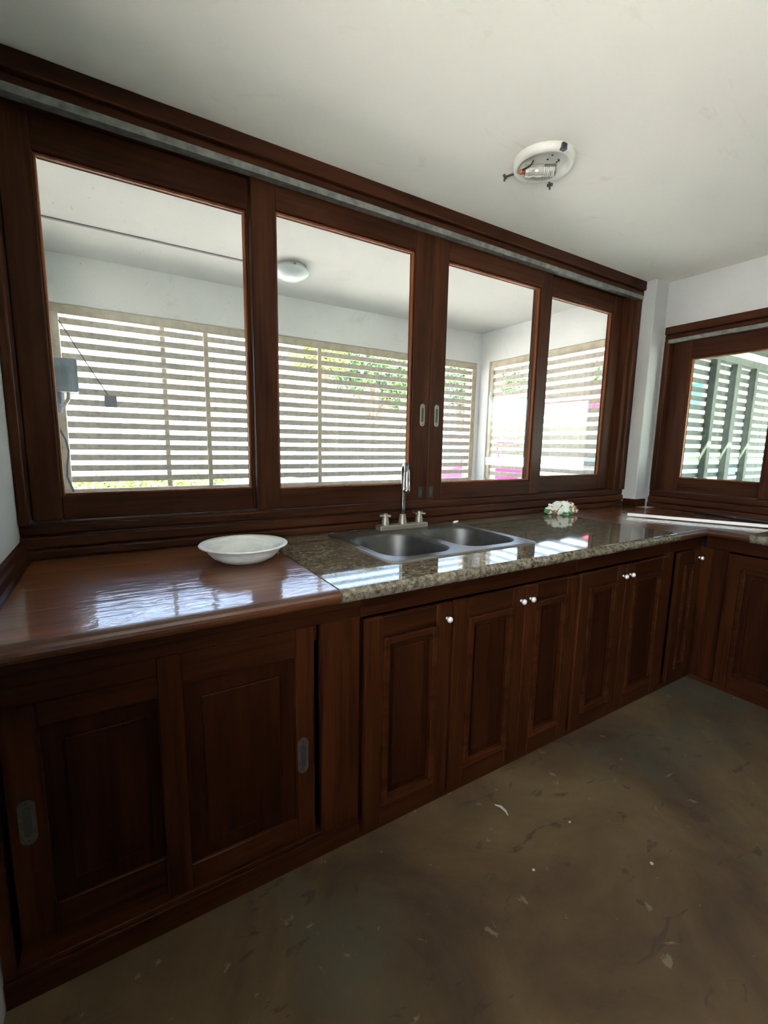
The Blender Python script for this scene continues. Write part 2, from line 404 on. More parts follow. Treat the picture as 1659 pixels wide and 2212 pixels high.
box('fixed_panel', 3.52, 3.57, .071, .299, 1.028, 2.10, FZ_, w2, .003)

# ================================================================== PORCH
XP, YP = 3.49, 3.76      # inner faces of the porch beams
def pst(name, bm, mat, label): return struct(name, bm, mat, label)
pst('ceiling_porch', abox(BM(), -.45, 3.66, 2.13, 3.93, ZC, ZC+.14), PORCHC, 'cream plaster ceiling of the porch')
pst('floor_porch', abox(BM(), -.45, 3.66, 2.20, 3.93, -.12, .0), CONC, 'grey concrete floor of the porch')
pst('wall_porch_left', abox(BM(), -.45, -.285, 2.13, 3.93, 0, ZC), PORCHW, 'pale plaster wall at the left end of the porch')
bm = BM()
abox(bm, -.285, 3.66, YP, 3.93, 2.215, ZC); abox(bm, -.285, 3.66, YP, 3.93, 0, .955); abox(bm, 3.44, 3.66, YP, 3.93, .955, 2.215)
pst('wall_porch_front', bm, PORCHW, 'grey plaster beam and low wall along the porch front')
bm = BM()
abox(bm, XP, 3.66, 2.20, YP, 2.215, ZC); abox(bm, XP, 3.66, 2.20, YP, 0, .955); abox(bm, XP, 3.66, 3.63, YP, .955, 2.215)
pst('wall_porch_right', bm, PORCHW, 'grey plaster beam and low wall at the right end of the porch')
o = link('trim_1', aprism(BM(), 'x', [(3.205, ZC-.006), (3.205, ZC), (3.225, ZC), (3.225, ZC-.006)], -.285, 1.05), plain('conduit_mauve', (.22, .19, .19), .7)); setp(o, 'thin dark batten along the porch ceiling', kind='structure')

PITCH, SH, ST = .0755, .043, .018
def slat_row(parent, mat, z_top, n, a0, a1, d, along='x', pitch=PITCH, sh=SH, st=ST, src=[None]):
    """one bay of slats sharing a mesh"""
    L = a1-a0; first = None
    for k in range(n):
        z = z_top - pitch*k - sh/2
        if first is None:
            bm = BM()
            if along == 'x': abox(bm, -L/2, L/2, -st/2, st/2, -sh/2, sh/2, .0025)
            else: abox(bm, -st/2, st/2, -L/2, L/2, -sh/2, sh/2, .0025)
            me = bpy.data.meshes.new('slat'); bm.to_mesh(me); bm.free(); me.materials.append(mat)
            first = me
        o = bpy.data.objects.new('slat', first); COL.objects.link(o); o.parent = parent
        c_ = Vector(((a0+a1)/2, d, z)) if along == 'x' else Vector((d, (a0+a1)/2, z))
        o.location = c_ - root_loc(parent) + Vector((0, 0, random.uniform(-.0015, .0015)))
YS = 3.800
fs = empty('slat_screen', (1.6, YS, .955)); setp(fs, 'long beige horizontal-slat screen along the porch front', 'screen')
box('top_rail', -.285, 3.44, YS-.016, YS+.016, 2.160, 2.214, SCREENB, fs, .003)
box('bead', -.24, 3.40, YS-.022, YS-.008, 2.150, 2.161, SCREENB, fs, .002)
box('bottom_rail', -.285, 3.44, YS-.014, YS+.016, .956, .985, SCREENB, fs, .003)
bars = [-.284, .664, 1.604, 2.565, 3.395]
for k, x in enumerate(bars):
    wv = .048 if k in (0, 4) else .034
    box('post', x, x+wv, YS-.026, YS+.010, .985, 2.160, SCREENB, fs, .003)
for k in range(4):
    a0 = bars[k] + (.048 if k == 0 else .034); a1 = bars[k+1]
    slat_row(fs, SCREEN, 2.133, 15, a0+.001, a1-.001, YS+.004)
o = box('back_strip', .368, .402, YS+.016, YS+.028, .985, 2.160, plain('raw_timber', (.42, .36, .27), .8, 0, .3, 20), fs, .002)
o['label'] = 'paler upright strip behind the slats'
XS = 3.530
ss = empty('slat_screen', (XS, 2.9, .955)); setp(ss, 'shorter beige slat screen at the right end of the porch', 'screen')
box('top_rail', XS-.016, XS+.016, 2.20, 3.63, 2.160, 2.214, SCREENB, ss, .003)
box('bead', XS-.022, XS-.008, 2.20, 3.59, 2.150, 2.161, SCREENB, ss, .002)
box('bottom_rail', XS-.016, XS+.016, 2.20, 3.63, .956, .985, SCREENB, ss, .003)
for y in (3.582, 2.20):
    box('post', XS-.024, XS+.012, y, y+.047, .985, 2.160, SCREENB, ss, .003)
slat_row(ss, SCREEN, 2.125, 15, 2.248, 3.581, XS+.003, 'y')

# utility yard beyond the right-hand window
pst('floor_yard', abox(BM(), 3.67, 9.0, -2.74, 2.25, -.12, 0), CONC, 'grey concrete floor of the side yard')
YU = 2.12
us = empty('slat_screen', (5.6, YU, 0)); setp(us, 'weathered grey-green slat screen seen through the right-hand window', 'screen')
slat_row(us, UTIL, 2.148, 27, 3.67, 8.3, YU+.025, 'x', .0795, .044, .02)
for x in (4.10, 4.845, 5.262, 5.700, 6.55, 7.4, 8.2):
    wv = .07 if abs(x-4.845) < .01 else (.095 if abs(x-5.262) < .01 else .06)
    box('post', x, x+wv, YU-.045, YU+.014, 0, 2.19, UTIL, us, .004)
box('top_rail', 3.67, 8.3, YU-.05, YU+.04, 2.165, 2.225, UTIL, us, .004)
box('upper_rail', 3.67, 8.3, YU+.052, YU+.085, 2.20, 2.335, UTIL, us, .004)
box('lock_plate', 5.36, 5.60, YU-.012, YU-.002, 1.085, 1.165, DARK, us, .003)
pg = empty('pergola', (6, 0, 2.3)); setp(pg, 'slatted dark timber pergola roof over the side yard', 'pergola')
for k in range(4):
    box('beam', 3.67+k*1.35, 3.73+k*1.35, -2.5, YU+.05, 2.226, 2.31, UTIL, pg, .004)
mesh0 = None
for k in range(52):
    y = 2.075 - k*.0845 - .022*(k//5)
    if mesh0 is None:
        bm = abox(BM(), -2.4, 2.4, -.041, .041, -.012, .012, .002); mesh0 = bpy.data.meshes.new('roof_slat'); bm.to_mesh(mesh0); bm.free(); mesh0.materials.append(UTIL)
    o = bpy.data.objects.new('roof_slat', mesh0); COL.objects.link(o); o.parent = pg; o.location = Vector((6.1, y, 2.325)) - pg.location
    o.rotation_euler = (0, 0, random.uniform(-.004, .004))

# ================================================================== EXTERIOR
GZ = -.20
GROUND = plaster('sunlit_paving', (.50, .475, .43), (.58, .555, .51), .6, (.36, .34, .30), .5)
pst('ground', abox(BM(), -45, 60, 3.93, 60, GZ-.2, GZ), GROUND, 'bright sunlit paving beyond the porch')
pst('ground_side', abox(BM(), 9.0, 60, -45, 3.93, GZ-.2, GZ), GROUND, 'bright sunlit paving beyond the side yard')
pst('ground_left', abox(BM(), -45, -.45, -2.75, 3.93, GZ-.2, GZ), GROUND, 'bright sunlit paving left of the house')
pst('ground_rear', abox(BM(), -45, 9.0, -45, -2.75, GZ-.2, GZ), GROUND, 'bright sunlit terrace behind the house')
BW = plaster('far_white_wall', (.36, .36, .35), (.42, .42, .41), .5)
BCREAM = plaster('far_cream_wall', (.42, .37, .25), (.48, .43, .30), .5)
BCYAN = plain('far_turquoise', (.055, .20, .20), .6, 0, .1, 2)
BPINK = plain('far_pink_roof', (.24, .15, .12), .7, 0, .15, 3)
WINM = plain('far_window_dark', (.10, .13, .16), .2)
def house(name, label, x0, x1, y0, y1, h, wallm, roofm, wins=(), face='y', roof=.5, over=.3):
    e = empty(name, ((x0+x1)/2, (y0+y1)/2, GZ)); setp(e, label, 'building', 'houses across the street')
    wl = box('wall', x0, x1, y0, y1, GZ, h, wallm, e, 0)
    link('roof', aprism(BM(), 'x', [(y0-over, h), ((y0+y1)/2, h+roof), (y1+over, h), (y1+over, h-.08), (y0-over, h-.08)], x0-over, x1+over), roofm, e)
    for (a, c_, z0, z1) in wins:
        if face == 'y': f = box('window', a, c_, y0-.03, y0+.04, z0, z1, WHITEP, e, .01); box('window_glass', a+.07, c_-.07, y0-.045, y0-.02, z0+.07, z1-.07, WINM, f, 0)
        else: f = box('window', x0-.03, x0+.04, a, c_, z0, z1, WHITEP, e, .01); box('window_glass', x0-.045, x0-.02, a+.07, c_-.07, z0+.07, z1-.07, WINM, f, 0)
    return e
wn = [(-2.3+k*1.05, -1.75+k*1.05, z, z+.75) for k in range(2) for z in (2.1, 3.35, 4.6, 5.85)]
house('apartment_building', 'tall white apartment block far left behind the slats', -7, .05, 25, 31, 7.6, BW, BW, wn, roof=.15)
house('house', 'low house with turquoise roof behind the slats on the left', .6, 5.6, 21, 26, 4.1, BW, BCYAN, [(1.2, 2.2, 2.2, 3.1), (3.2, 4.2, 2.2, 3.1)], roof=.8)
house('house', 'low house with faded pink roof between the porch window posts', 2.2, 9.5, 15.5, 19, 3.1, BW, BPINK, [(3.0, 3.9, 1.2, 2.2), (5.2, 6.1, 1.2, 2.2), (7.3, 8.2, 1.2, 2.2)], roof=.75)
house('house', 'long white house with turquoise roof behind the tree', 10.2, 19, 17, 22, 3.6, BW, BCYAN, [(11, 12, 1.3, 2.3), (13.5, 14.5, 1.3, 2.3), (16, 17, 1.3, 2.3)], roof=1.0)
house('house', 'cream house beyond the side yard screen', 12.5, 17, .5, 5.6, 3.6, BCREAM, BPINK, [(1.5, 2.3, 1.2, 2.1)], face='x', roof=.8)
house('house', 'turquoise house left of the cream one beyond the side yard', 15.2, 21, 6.3, 10.5, 3.4, BCYAN, BW, [(6.7, 7.6, 1.1, 2.0), (8.4, 9.3, 1.1, 2.0)], face='x', roof=.7)
o = box('boundary_wall', -6, 8.5, 13.6, 13.8, GZ, 1.25, BW, None, .01); setp(o, 'low white boundary wall across the street', 'wall')
# shop awning
aw = empty('awning', (10.5, 7.2, 2.3)); setp(aw, 'red shop awning seen through the right end slats', 'awning')
RED = plain('red_canvas', (.30, .008, .03), .6)
link('canopy', aprism(BM(), 'y', [(9.9, 2.45), (11.2, 3.05), (11.2, 3.0), (9.9, 2.40)], 6.4, 8.4), RED, aw)
box('valance', 9.88, 9.90, 6.4, 8.4, 2.2, 2.45, RED, aw, 0)
for y in (6.45, 8.35): box('pole', 9.92, 9.97, y-.025, y+.025, GZ, 2.42, WHITEP, aw, .004)

# trees: leaf quads in clusters
def leafmat(name, a, c_):
    m, nt, b = newmat(name); b.inputs['Roughness'].default_value = .45
    nt.links.new(ramp(nt, noise(nt, coords(nt), 3.0, 3), [(.3, a), (.7, c_)]), b.inputs['Base Color'])
    b.inputs['Transmission Weight'].default_value = 0; b.inputs['Subsurface Weight'].default_value = 0
    return m
LEAF = leafmat('leaf_green', (.008, .040, .005), (.045, .115, .012)); LEAFY = leafmat('leaf_yellow_green', (.045, .10, .008), (.14, .18, .012))
BARK = plain('bark', (.12, .08, .05), .9, 0, .3, 8, .4)
def tree(label, x, y, clusters, n=1500, trunk_h=2.2, leaf=LEAF, size=.15):
    e = empty('tree', (x, y, GZ)); setp(e, label, 'tree', 'trees outside the porch')
    bm = BM(); atube(bm, [(x, y, GZ), (x+.05, y, trunk_h*.5), (x-.05, y+.05, trunk_h), (x, y, trunk_h+.8)], [.16, .12, .09, .04], 8)
    for c_ in clusters[:4]:
        atube(bm, [(x-.03, y+.03, trunk_h*.85), ((x+c_[0])/2, (y+c_[1])/2, (trunk_h+c_[2])/2+.1), c_[:3]], [.06, .04, .015], 6)
    link('trunk', bm, BARK, e)
    bm = BM()
    for (cx, cy, cz, R) in clusters:
        for k in range(int(n*R*R)):
            d = Vector((random.gauss(0, 1), random.gauss(0, 1), random.gauss(0, 1))).normalized()*R*random.random()**.4
            p = Vector((cx, cy, cz)) + Vector((d.x, d.y, d.z*.75))
            t = Vector((random.gauss(0, 1), random.gauss(0, 1), random.gauss(0, .5)-.4)).normalized()
            w = t.cross(Vector((random.gauss(0, 1), random.gauss(0, 1), random.gauss(0, 1)))).normalized()
            s_ = size*random.uniform(.7, 1.3)
            a = p; q = p+t*s_
            vs = [bm.verts.new(v_) for v_ in (a, p+t*s_*.5+w*s_*.24, q, p+t*s_*.5-w*s_*.24)]
            bm.faces.new(vs)
    f = link('foliage', bm, leaf, e); f['kind'] = 'stuff'
    return e
tree('broad leafy tree behind the middle of the porch screen', 6.9, 12, [(5.5, 12, 3.75, .75), (6.7, 12, 3.75, .85), (7.8, 12.1, 3.45, .85), (7.6, 11.6, 2.85, .7), (8.5, 12.3, 3.6, .7), (6.1, 11.8, 3.2, .6)])
tree('yellow-green leafy tree at the left of the broad tree', 4.6, 10.4, [(4.35, 10.4, 3.45, .45), (4.75, 10.4, 3.35, .45), (4.0, 10.4, 3.3, .35)], leaf=LEAFY, trunk_h=2.6)
tree('green tree behind the porch corner pillar', 11.6, 13.5, [(11.3, 13.5, 3.9, .95), (12.0, 13.4, 3.1, .8), (12.9, 13.6, 3.5, .7), (13.8, 13.2, 3.9, .7)])
tree('small tree beside the red awning', 10.2, 5.9, [(9.6, 6.1, 3.05, .5), (9.9, 5.7, 2.7, .5), (10.3, 5.9, 3.2, .6)], trunk_h=1.7)
e = empty('hedge', (.6, 12.9, GZ)); setp(e, 'low yellowish hedge in front of the boundary wall', 'hedge')
bm = BM()
for k in range(2600):
    p = Vector((random.uniform(-1.6, 2.8), random.uniform(12.6, 13.2), GZ+random.uniform(0, .62)))
    t = Vector((random.gauss(0, 1), random.gauss(0, 1), random.gauss(.6, .6))).normalized(); w = t.cross(Vector((random.gauss(0, 1), 1, random.gauss(0, 1)))).normalized(); s_ = .13
    bm.faces.new([bm.verts.new(v_) for v_ in (p, p+t*s_*.5+w*s_*.25, p+t*s_, p+t*s_*.5-w*s_*.25)])
f = link('foliage', bm, LEAFY, e); f['kind'] = 'stuff'
box('planter', -1.7, 2.9, 12.55, 13.25, GZ, GZ+.25, CONC, e, .01)

# cars
def car(label, x, y, paint, length=4.4, heading=1, suv=False, width=1.75):
    e = empty('car', (x, y, GZ)); setp(e, label, 'car', 'cars parked outside')
    h = 1.68 if suv else 1.48
    L = length/2; hd = heading; z0 = GZ
    low = [(-L, .45), (-L+.05, .75), (-L+.15, .92), (-.15*L, 1.0 if suv else .95), (.5*L, .97 if suv else .90), (L-.25, .82 if suv else .74), (L, .6), (L-.02, .32), (L-.3, .26), (-L+.3, .26), (-L+.03, .34)]
    bm = BM()
    def shell(bm, prof, w0, w1, zmid):
        A = []; B = []
        for px, pz in prof:
            wv = w0 if pz < zmid else w1
            A.append(bm.verts.new((x+hd*px, y-wv/2, z0+pz))); B.append(bm.verts.new((x+hd*px, y+wv/2, z0+pz)))
        n = len(prof)
        for i in range(n): bm.faces.new((A[i], A[(i+1) % n], B[(i+1) % n], B[i]))
        bm.faces.new(A[::-1]); bm.faces.new(B)
    shell(bm, low, width, width*.97, .85)
    bmesh.ops.bevel(bm, geom=list(bm.edges), offset=.03, segments=2, affect='EDGES')
    body = link('body', bm, paint, e)
    cab = [(-L*.92 if suv else -L*.72, .93), (-L*.80 if suv else -L*.48, h-.10), (-L*.55 if suv else -L*.30, h), (L*.12, h), (L*.24, h-.07), (L*.52, .92)]
    bm = BM(); shell(bm, cab, width*.92, width*.74, 1.1)
    bmesh.ops.bevel(bm, geom=list(bm.edges), offset=.025, segments=2, affect='EDGES')
    link('cabin', bm, paint, e)
    GL = CARGLASS
    def quad(name, pts):
        bm = BM(); bm.faces.new([bm.verts.new(p) for p in pts])
        r = bmesh.ops.extrude_face_region(bm, geom=list(bm.faces)); link(name, bm, GL, e)
    xa, xb = cab[1][0], cab[4][0]
    for side in (-1, 1):
        yb, yt = y+side*(width*.92/2+.012), y+side*(width*.74/2+.018)
        zb, zt = 1.0, h-.09
        f = lambda px, t: (x+hd*px, yb+(yt-yb)*t*.96, z0+zb+(zt-zb)*t)
        m_ = (cab[0][0]+cab[5][0])/2
        for (p0, p1, q1, q0) in ((cab[0][0]+.20, m_-.04, m_-.04, xa+.12), (m_+.04, cab[5][0]-.22, xb-.06, m_+.04)):
            aa = [f(p0, .08), f(p1, .08), f(q1, .93), f(q0, .93)]
            bm = BM(); va = [bm.verts.new(p) for p in aa]; vb = [bm.verts.new((p[0], p[1]-side*.02, p[2])) for p in aa]
            bm.faces.new(va); bm.faces.new(vb[::-1])
            for i in range(4): bm.faces.new((va[i], va[(i+1) % 4], vb[(i+1) % 4], vb[i]))
            link('side_window', bm, GL, e)
    for nm, (p, q) in (('windscreen', (cab[5], cab[4])), ('rear_window', (cab[0], cab[1]))):
        sx = 1 if nm == 'windscreen' else -1
        aa = []
        for (pp, t) in ((p, .1), (q, .9)):
            pass
        def G(t, s): 
            px = p[0]+(q[0]-p[0])*t + sx*.022; pz = p[1]+(q[1]-p[1])*t+.012; wv = (width*.92+(width*.74-width*.92)*t)*.44
            return (x+hd*px, y+s*wv, z0+pz)
        aa = [G(.12, -1), G(.12, 1), G(.9, 1), G(.9, -1)]
        bm = BM(); va = [bm.verts.new(v_) for v_ in aa]; vb = [bm.verts.new((v_[0]-hd*sx*.02, v_[1], v_[2]-.02)) for v_ in aa]
        bm.faces.new(va); bm.faces.new(vb[::-1])
        for i in range(4): bm.faces.new((va[i], va[(i+1) % 4], vb[(i+1) % 4], vb[i]))
        link(nm, bm, GL, e)
    for wx in (-L*.60, L*.62):
        for side in (-1, 1):
            bm = BM(); alathe(bm, [(0, -.09), (.27, -.09), (.31, -.06), (.31, .06), (.27, .09), (0, .09)], (x+hd*wx, y+side*(width/2-.06), z0+.31), 20, 'y')
            wh = link('wheel', bm, TYRE, e)
            bm = BM(); alathe(bm, [(0, .11*side), (.17, .105*side), (.19, .085*side)], (x+hd*wx, y+side*(width/2-.06), z0+.31), 16, 'y'); link('hub_cap', bm, CHROME, wh)
    for side in (-1, 1):
        box('headlamp', x+hd*(L-.10)-.06, x+hd*(L-.10)+.06, y+side*width*.36-.14, y+side*width*.36+.14, z0+.58, z0+.72, PORC, e, .02)
        box('tail_lamp', x-hd*(L-.05)-.04, x-hd*(L-.05)+.04, y+side*width*.40-.09, y+side*width*.40+.09, z0+.60, z0+.82, RED, e, .015)
    return e
CARGLASS = plain('car_glass', (.05, .09, .11), .06)
TYRE = plain('tyre', (.015, .015, .015), .8)
WPAINT = plain('white_car_paint', (.42, .45, .45), .25); RPAINT = plain('red_car_paint', (.30, .006, .03), .25)
SPAINT = plain('silver_car_paint', (.45, .50, .52), .25, .4)
car('white car parked behind the slats over the sink', 4.05, 8.6, WPAINT, 4.5, -1)
car('tall red car parked behind the porch corner', 9.4, 10.4, RPAINT, 4.3, -1, True)
car('silver car parked beyond the right end slats', 12.6, 7.6, SPAINT, 4.0, -1)
car('dark-windowed white car beyond the side yard screen', 9.6, 3.4, WPAINT, 4.2, 1)
for k, (z, y0, x0, x1) in enumerate(((4.6, 14.6, -10, 22), (4.85, 14.8, -10, 22))):
    bm = BM(); atube(bm, [(x0+(x1-x0)*i/16, y0, z-.5*math.sin(math.pi*i/16)) for i in range(17)], .018, 5)
    o = link('power_cable', bm, BLACK); setp(o, ('lower' if k == 0 else 'upper')+' dark power cable strung across the street', 'cable')

# ================================================================== PORCH THINGS
pl = empty('porch_lamp', (1.135, 3.13, ZC)); setp(pl, 'round ceiling lamp with pale dome on the porch ceiling', 'lamp')
bm = BM(); alathe(bm, [(0, 0), (.095, 0), (.095, -.02), (.085, -.026), (0, -.026)], (1.135, 3.13, ZC), 32); link('base', bm, WHITEP, pl, True)
bm = BM(); alathe(bm, [(.108, -.018), (.122, -.032), (.118, -.045), (.10, -.065), (.07, -.082), (.035, -.090), (.002, -.092)], (1.135, 3.13, ZC), 40); link('dome', bm, FROST2, pl, True)
bm = BM()
for a in (.4, 2.5, 4.6): abox(bm, 1.135+.108*math.cos(a)-.006, 1.135+.108*math.cos(a)+.006, 3.13+.108*math.sin(a)-.006, 3.13+.108*math.sin(a)+.006, ZC-.034, ZC-.012)
link('clip', bm, CHROME, pl)
mb = empty('meter_box', (-.22, 3.55, 1.6)); setp(mb, 'blue-grey metal meter box on the porch left wall', 'box')
box('case', -.284, -.148, 3.52, 3.66, 1.628, 1.832, GREYBOX, mb, .006, 2)
box('lid', -.284, -.142, 3.512, 3.522, 1.634, 1.826, GREYBOX, mb, .004)
bm = BM(); atube(bm, [(-.255, 3.60, 1.63), (-.255, 3.60, 1.56), (-.262, 3.60, 1.50)], .020, 10); link('conduit', bm, GREYBOX, mb)
bm = BM(); atube(bm, [(-.20, 3.56, 1.625), (-.205, 3.555, 1.58), (-.225, 3.55, 1.545), (-.255, 3.55, 1.54)], .012, 8); link('cable_strap', bm, PORC, mb)
bm = BM(); atube(bm, [(-.283, 3.45, 1.47), (-.26, 3.48, 1.40), (-.235, 3.52, 1.33), (-.225, 3.55, 1.25), (-.24, 3.55, 1.16), (-.245, 3.55, 1.09), (-.22, 3.56, 1.0), (-.20, 3.58, .93)], .007, 6)
o = link('loose_cable', bm, WIRE); setp(o, 'dark loose cable hanging down the porch left wall', 'cable')
hb = empty('hanging_junction_box', (.028, 3.62, 1.56)); setp(hb, 'small dark box hanging on a wire in front of the slats', 'box')
box('box_body', -.004, .060, 3.60, 3.65, 1.552, 1.622, plain('grey_plastic', (.13, .14, .18), .5), hb, .006, 2)
box('box_lid', -.008, .064, 3.592, 3.602, 1.548, 1.626, plain('grey_plastic_lid', (.17, .18, .22), .5), hb, .003)
bm = BM(); atube(bm, [(-.232, 3.74, 2.10), (-.15, 3.71, 1.94), (-.06, 3.67, 1.77), (.015, 3.63, 1.628)], .0035, 6); link('wire', bm, WIRE, hb)

# ================================================================== CABINETS
YF, YD = 1.190, 1.168      # face-frame plane and overlay door plane of the window run
def knob(parent, c, d=(0, -1, 0)):
    bm = BM(); ax = 'y' if d[1] else 'x'; s = d[1] or d[0]
    alathe(bm, [(0, s*.026), (.006, s*.0255), (.0105, s*.021), (.0115, s*.016), (.009, s*.011), (.0055, s*.008), (.0055, 0), (.009, s*-.001)], c, 16, ax)
    o = link('knob', bm, KNOB, parent, True); o['label'] = 'small round white metal knob'; return o
def door(parent, a0, a1, z0, z1, d0, kn=None, st=.068, face='y', th=.020, mould=True, rail=.075, pull=None, botrail=None):
    """framed door with recessed panel; a = coordinate along the run, d0 = front plane (face -y, or -x when face='x')"""
    botrail = botrail or rail
    def B(bm, p0, p1, q0, q1, zz0, zz1, bev=.003, seg=1):
        if face == 'y': abox(bm, p0, p1, q0, q1, zz0, zz1, bev, seg)
        else: abox(bm, q0, q1, p0, p1, zz0, zz1, bev, seg)
    bm = BM()
    B(bm, a0, a0+st, d0, d0+th, z0, z1); B(bm, a1-st, a1, d0, d0+th, z0, z1)
    dr = link('door', bm, WZ, parent)
    for q0, q1 in ((z0, z0+botrail), (z1-rail, z1)):
        bm = BM(); B(bm, a0+st-.001, a1-st+.001, d0+.001, d0+th-.001, q0, q1); link('rail', bm, WX if face == 'y' else WY, dr)
    i0, i1, k0, k1 = a0+st, a1-st, z0+botrail, z1-rail
    if mould:
        bm = BM(); t = .022; e_ = .010
        B(bm, i0-.004, i0+t, d0-e_, d0+th*.6, k0-.004, k1+.004, .005, 2); B(bm, i1-t, i1+.004, d0-e_, d0+th*.6, k0-.004, k1+.004, .005, 2)
        B(bm, i0+t-.002, i1-t+.002, d0-e_+.0005, d0+th*.6, k0-.004, k0+t, .005, 2); B(bm, i0+t-.002, i1-t+.002, d0-e_+.0005, d0+th*.6, k1-t, k1+.004, .005, 2)
        link('moulding', bm, WX if face == 'y' else WY, dr)
    # raised field panel
    bm = BM()
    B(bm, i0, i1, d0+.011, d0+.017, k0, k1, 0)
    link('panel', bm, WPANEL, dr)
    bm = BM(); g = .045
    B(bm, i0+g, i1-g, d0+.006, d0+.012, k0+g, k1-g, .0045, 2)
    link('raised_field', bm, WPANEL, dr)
    if kn: knob(dr, (kn[0], d0, kn[1]) if face == 'y' else (d0, kn[0], kn[1]), (0, -1, 0) if face == 'y' else (-1, 0, 0))
    return dr
def carcass(parent, x0, x1, z1=.857, zl=.857, zr=.857):
    bm = BM()
    abox(bm, x0, x0+.018, YF+.02, 2.06, 0, zl); abox(bm, x1-.018, x1, YF+.02, 2.06, 0, zr)
    abox(bm, x0+.018, x1-.018, 2.04, 2.06, .02, z1); abox(bm, x0+.018, x1-.018, YF+.03, 2.04, .03, .05)
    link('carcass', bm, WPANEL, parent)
def rail_f(parent, x0, x1, z0, z1, y=YF, name='face_rail', m=None): return box(name, x0, x1, y, y+.022, z0, z1, m or WX, parent, .0015)
def stile_f(parent, x0, x1, z0, z1, y=YF): return box('face_stile', x0, x1, y, y+.022, z0, z1, WZ, parent, .0015)
ZK = .8575
# sliding-door cabinet at the left
ca = empty('sliding_cabinet', (.18, 1.6, 0)); setp(ca, 'wide wooden cabinet with two sliding doors below the wood worktop', 'cabinet')
carcass(ca, XL+.002, .645)
rail_f(ca, XL+.002, .645, .792, ZK-.03)
rail_f(ca, XL+.002, .645, ZK-.0295, ZK-.0005, YF-.004, 'top_rail')
box('track_board', XL+.03, .50, YF+.006, YF+.028, .742, .7915, WX, ca, .0015)
rail_f(ca, XL+.002, .645, .0, .072, YF-.006, 'plinth')
stile_f(ca, .512, .645, .0725, .7915); stile_f(ca, XL+.002, XL+.028, .0725, .7915)
box('bottom_track', XL+.03, .512, YF-.002, YF+.075, .073, .088, WX, ca, .002)
dl = door(ca, XL+.03, .16, .089, .741, YF+.052, st=.075, rail=.085, mould=False)
dr_ = door(ca, .065, .492, .089, .790, YF+.004, st=.060, rail=.09, mould=False, botrail=.075)
flush_pull(dr_, .452, YF+.004, .378, .118, .034, PULL); flush_pull(dl, XL+.068, YF+.052, .425, .118, .034, PULL)
# hinged cabinets
def hinged(label, x0, x1, doors, fr_l, fr_r, top_m=None):
    e = empty('base_cabinet', ((x0+x1)/2, 1.6, 0)); setp(e, label, 'cabinet', 'hinged base cabinets')
    carcass(e, x0+.001, x1-.001, zl=.74 if .8 < x0 < 1.65 else .857, zr=.74 if .8 < x1 < 1.65 else .857)
    rail_f(e, x0, x1, .788, ZK-.0005); rail_f(e, x0, x1, 0, .030, YF-.006, 'plinth')
    if fr_l: stile_f(e, x0, x0+fr_l, .031, .787)
    if fr_r: stile_f(e, x1-fr_r, x1, .031, .787)
    for (a, c_, kx, kz) in doors: door(e, a, c_, .034, .783, YD, (kx, kz))
    return e
hinged('single-door wooden base cabinet beside the sliding-door cabinet', .646, 1.012, [(.654, 1.006, .982, .728)], 0, 0)
hinged('two-door wooden base cabinet under the sink', 1.013, 1.725, [(1.018, 1.380, 1.358, .728), (1.386, 1.712, 1.412, .728)], 0, 0)
hinged('two-door wooden base cabinet right of the sink', 1.726, 2.50, [(1.735, 2.080, 2.058, .732), (2.086, 2.475, 2.115, .732)], 0, 0)
hinged('narrow wooden base cabinet in the dark inner corner', 2.501, 2.862, [(2.575, 2.815, 2.792, .735)], .06, .042)
# right-hand run
XF = 2.852
def rcab(label, y0, y1, doors):
    e = empty('base_cabinet', (3.2, (y0+y1)/2, 0)); setp(e, label, 'cabinet', 'hinged base cabinets')
    bm = BM(); abox(bm, XF+.02, 3.50, y0, y0+.018, 0, .857); abox(bm, XF+.02, 3.50, y1-.018, y1, 0, .857); abox(bm, 3.48, 3.50, y0+.018, y1-.018, 0, .857); link('carcass', bm, WPANEL, e)
    box('face_rail', XF, XF+.022, y0, y1, .788, ZK-.0005, WY, e, .0015); box('plinth', XF-.006, XF+.016, y0, y1, 0, .030, WY, e, .0015)
    for k in range(2):
        pass
    for (a, c_, ky, kz) in doors: door(e, a, c_, .034, .783, XF-.022, (ky, kz), face='x')
    return e
e = rcab('wooden base cabinet of the right-hand run at the corner', .52, 1.166, [(.555, 1.045, .580, .732)])
box('face_stile', XF, XF+.022, 1.048, 1.189, .031, .787, WZ, e, .0015)
rcab('wooden base cabinet of the right-hand run nearest the right edge', -.20, .519, [(-.18, .16, .13, .732), (.166, .51, .19, .732)])
bm = BM()
for k in range(7): abox(bm, XR-.02, XR, YB+.03+k*.318, YB+.343+k*.318, .001, .995, .004)
struct('trim_darkening_right', bm, WZ, 'dark wood panels added unseen on the right-hand wall to darken the room')  # more dark panels added out of view to cut the bounce light

